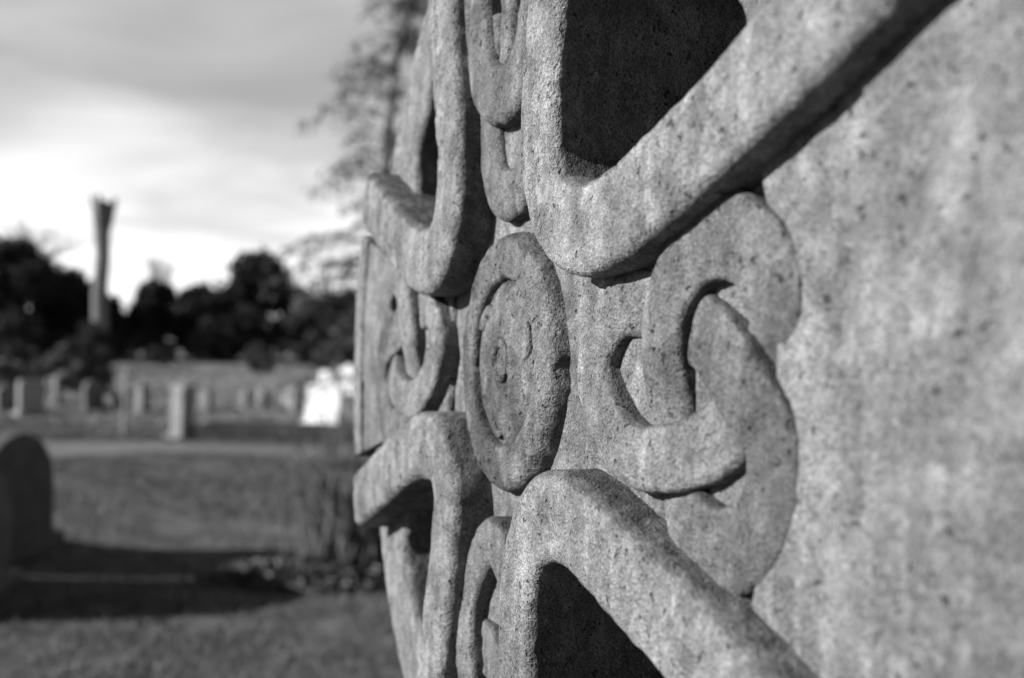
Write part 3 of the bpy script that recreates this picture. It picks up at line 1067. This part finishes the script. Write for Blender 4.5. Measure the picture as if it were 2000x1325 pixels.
# tall trunk with every branch lopped, flaring into stubs at the top
tr = empty('lopped_tree', (-12.55, 34.6, -0.05))
tr.scale = (0.88, 0.88, 0.90)
tag(tr, 'tall bare lopped trunk with stubby flared top standing against the sky', 'tree')
bg_ = Bag()
bg_.tube([(0, 0, -.2), (0.02, 0, 1.2), (-0.03, 0, 2.4), (0.05, 0, 3.6), (0.0, 0, 4.4), (0.0, 0, 5.0), (0.0, 0, 5.35)], [.30, .27, .25, .24, .26, .34, .40], 12)
bg_.build('trunk', M['bark_pale'], tr)
for k in range(11):
    a_ = 2 * math.pi * k / 11 + random.uniform(-.2, .2)
    r0 = random.uniform(.14, .30)
    bg_ = Bag()
    bg_.tube([(r0 * math.cos(a_), r0 * math.sin(a_), 4.7), ((r0 + .08) * math.cos(a_), (r0 + .08) * math.sin(a_), 5.2), ((r0 + .18) * math.cos(a_), (r0 + .18) * math.sin(a_), 5.55 + random.uniform(-.12, .2))], [.08, .075, .055], 6)
    bg_.build('stub', M['bark'], tr)
for k in range(7):
    a_ = 2 * math.pi * k / 7
    bg_ = Bag()
    bg_.tube([(.08 * math.cos(a_), .08 * math.sin(a_), 5.0), (.13 * math.cos(a_), .13 * math.sin(a_), 5.4), (.16 * math.cos(a_), .16 * math.sin(a_), 5.62 + random.uniform(-.15, .1))], [.10, .085, .06], 6)
    bg_.build('stub', M['bark'], tr)
for k in range(5):
    a_ = random.uniform(0, 6.28)
    z_ = random.uniform(1.5, 4.3)
    bg_ = Bag()
    bg_.tube([(0, 0, z_), (.26 * math.cos(a_), .26 * math.sin(a_), z_ + .1)], [.06, .04], 6)
    bg_.build('stub', M['bark'], tr)


def bare_tree(name, x, y, H, spread, label, seed, depth=4, r0=.08, mat='twig'):
    root = empty(name, (x, y, -0.05))
    tag(root, label, 'tree')
    g = random.Random(seed)
    tb, cb = Bag(), Bag()

    def grow(p_, d, L, r_, lev):
        q = p_ + d * L
        mid = (p_ + q) / 2 + Vector((g.uniform(-1, 1), g.uniform(-1, 1), g.uniform(-.3, .6))) * L * .07
        (tb if lev == 0 else cb).tube([p_, mid, q], [r_, r_ * .85, r_ * .7], 7 if lev == 0 else 4)
        if lev >= depth:
            return
        for _ in range(g.choice([3, 3, 4]) if lev else 5):
            nd = (d + Vector((g.uniform(-1, 1), g.uniform(-1, 1), g.uniform(-.2, .6))) * spread).normalized()
            grow(p_ + (q - p_) * g.uniform(.55, 1.0), nd, L * g.uniform(.55, .75), r_ * .55, lev + 1)
    grow(Vector((0, 0, 0)), Vector((0, 0, 1)), H * .42, r0, 0)
    tb.build('trunk', M['bark'], root)
    cb.build('crown', M[mat], root)
    return root


bare_tree('bare_tree', -20.3, 46.0, 6.8, .75, 'leafless spreading tree behind the left evergreen', 5, r0=.12)
bare_tree('bare_tree', -13.6, 43.5, 4.2, .35, 'thin leafless tree right of the tall trimmed trunk', 8, depth=4, r0=.07)

# young conifer with drooping limbs, mostly hidden behind the cross
cf = empty('drooping_conifer', (-1.66, 15.0, -0.05))
tag(cf, 'slender conifer with drooping needled limbs showing beside the cross against the sky', 'tree')
g = random.Random(21)
trunk_pts = [(0, 0, -.2), (-0.03, 0, 1.6), (-0.08, 0, 3.1), (-0.03, 0, 4.4), (0.04, 0, 5.1), (0.25, 0, 5.9), (0.5, 0, 6.6)]
bg_ = Bag()
bg_.tube(trunk_pts, [.10, .085, .07, .06, .05, .035, .012], 8)
bg_.build('trunk', M['bark'], cf)
TP = catmull(trunk_pts, 10)
needles = []
limbs = []
for k in range(120):
    z_ = g.uniform(0.7, 6.2)
    i = int(np.argmin(abs(TP[:, 2] - z_)))
    p0 = Vector(TP[i])
    a_ = g.uniform(0, 6.28)
    L = (0.5 + 0.85 * (1 - z_ / 6.8)) * g.uniform(.6, 1.6)
    d = Vector((math.cos(a_), math.sin(a_), 0))
    pts = [p0]
    for s in (0.3, 0.6, 0.85, 1.0):
        pts.append(p0 + d * L * s + Vector((0, 0, 0.16 * math.sin(s * 2.2) * L - 0.30 * L * s * s)))
    bb = Bag()
    bb.tube(pts, [.018, .014, .010, .007, .003], 5)
    lo = bb.build('limb', M['bark'], cf)
    P_ = catmull(pts, 8)
    dens = 1.0
    for q in range(int(55 * L * dens)):
        c_ = P_[int(g.random() ** .8 * (len(P_) - 1))]
        needles.append((c_[0] + g.gauss(0, .07), c_[1] + g.gauss(0, .07), c_[2] - abs(g.gauss(0, .10)) + .02))
C = np.array(needles)
n = len(C)
a_ = rng.normal(size=(n, 3))
a_ /= np.linalg.norm(a_, axis=1)[:, None]
b_ = np.cross(a_, rng.normal(size=(n, 3)))
b_ /= np.linalg.norm(b_, axis=1)[:, None]
s = 0.055 * (0.6 + rng.random(n))[:, None]
mesh_obj('crown', np.stack([C - a_ * s, C + b_ * s * .22, C + a_ * s, C - b_ * s * .22], 1).reshape(-1, 3), np.arange(4 * n).reshape(-1, 4), M['needle_grey'], cf, smooth=False)

# ------------------------------------------------------------------ dry plant and leaf litter beside the cross
pl = empty('dry_plant', (-0.93, 6.80, 0.0))
tag(pl, 'clump of tall dry leafless stems growing just left of the cross', 'plant')
g = random.Random(31)
for k in range(80):
    a_ = g.uniform(0, 6.28)
    lean = g.uniform(.03, .36)
    h = g.uniform(.5, .98)
    bx_, by_ = g.gauss(0.02, .14), g.gauss(0, .12)
    if k == 0:
        a_, lean, h, bx_, by_ = math.pi, .46, .86, .05, -.1
    pts = [(bx_, by_, -.03)]
    for s in (.35, .7, 1.0):
        pts.append((bx_ + math.cos(a_) * lean * s ** 1.4 + g.gauss(0, .012), by_ + math.sin(a_) * lean * s ** 1.4 * .6, h * s))
    bb = Bag()
    r_ = .016 if k == 0 else g.uniform(.007, .013)
    bb.tube(pts, [r_, r_ * .9, r_ * .7, r_ * .4], 5)
    P_ = catmull(pts, 6)
    for q in range(g.randint(2, 5)):
        c_ = Vector(P_[g.randint(6, len(P_) - 2)])
        bb.tube([c_, c_ + Vector((g.uniform(-.06, .06), g.uniform(-.06, .06), g.uniform(.03, .09)))], [r_ * .6, r_ * .2], 4)
    bb.build('stem', M['stem'], pl)


def litter(name, x, y, rx, ry, n, size, mat, label, hz=.07, seed=1):
    g = np.random.default_rng(seed)
    r_ = np.sqrt(g.random(n))
    th = g.random(n) * 6.283
    X, Y = x + rx * r_ * np.cos(th), y + ry * r_ * np.sin(th)
    Z = ground_z(X, Y) + hz * g.random(n) * (1 - r_ ** 2) + .01
    C = np.stack([X, Y, Z], 1)
    a_ = g.normal(size=(n, 3)) * (1, 1, .6)
    a_ /= np.linalg.norm(a_, axis=1)[:, None]
    b_ = np.cross(a_, g.normal(size=(n, 3)))
    b_ /= np.linalg.norm(b_, axis=1)[:, None]
    s = size * (.5 + g.random(n))[:, None]
    o = mesh_obj(name, np.stack([C - a_ * s, C + b_ * s * .5, C + a_ * s, C - b_ * s * .5], 1).reshape(-1, 3), np.arange(4 * n).reshape(-1, 4), M[mat], smooth=False)
    tag(o, label, 'leaves', kind='stuff')
    return o


litter('leaf_litter', -1.15, 6.55, .62, .38, 1500, .032, 'litter', 'dead leaves and low weeds heaped round the dry plant', .14, 5)


# grass blades over the near turf
def grass(name, label, x0, x1, y0, y1, n, h, mat, seed):
    g = np.random.default_rng(seed)
    # denser near the camera
    yy = y0 + (y1 - y0) * g.random(n) ** 1.6
    xx = x0 + (x1 - x0) * g.random(n)
    patch = fbm(np.stack([xx, yy, yy * 0], 1), 1.3, 2)
    keep = (patch > -0.6) & ~((yy - 0.3 * xx + .25 > 13.4) & (yy - 0.3 * xx + .25 < 14.7))
    xx, yy, patch = xx[keep], yy[keep], patch[keep]
    n = len(xx)
    Z = ground_z(xx, yy)
    th = g.random(n) * 6.283
    hh = h * (0.5 + 0.9 * g.random(n)) * (1 + .5 * patch)
    wd = 0.0035 * (0.7 + .7 * g.random(n)) * (1 + yy / 8)
    lx, ly = g.normal(size=n) * .5 * hh, g.normal(size=n) * .5 * hh
    p0 = np.stack([xx - np.cos(th) * wd, yy - np.sin(th) * wd, Z - .005], 1)
    p1 = np.stack([xx + np.cos(th) * wd, yy + np.sin(th) * wd, Z - .005], 1)
    p2 = np.stack([xx + lx, yy + ly, Z + hh], 1)
    o = mesh_obj(name, np.stack([p0, p1, p2], 1).reshape(-1, 3), np.arange(3 * n).reshape(-1, 3), mat, smooth=False)
    tag(o, label, 'grass', kind='stuff')
    return o


M['grass'] = simple_mat('turf_blades', 0.035, 0.14, 0.8, rough=0.6, rand=0.5)
M['straw'] = simple_mat('dry_meadow_grass', 0.15, 0.28, 1.5, rough=0.7, rand=0.4)
grass('grass', 'short uneven mown grass over the near ground', -7, 4.5, -1.5, 17, 250000, .024, M['grass'], 3)
grass('meadow_grass', 'longer pale rough grass among the farther headstones', -14, 4, 15.5, 34, 120000, .055, M['straw'], 4)
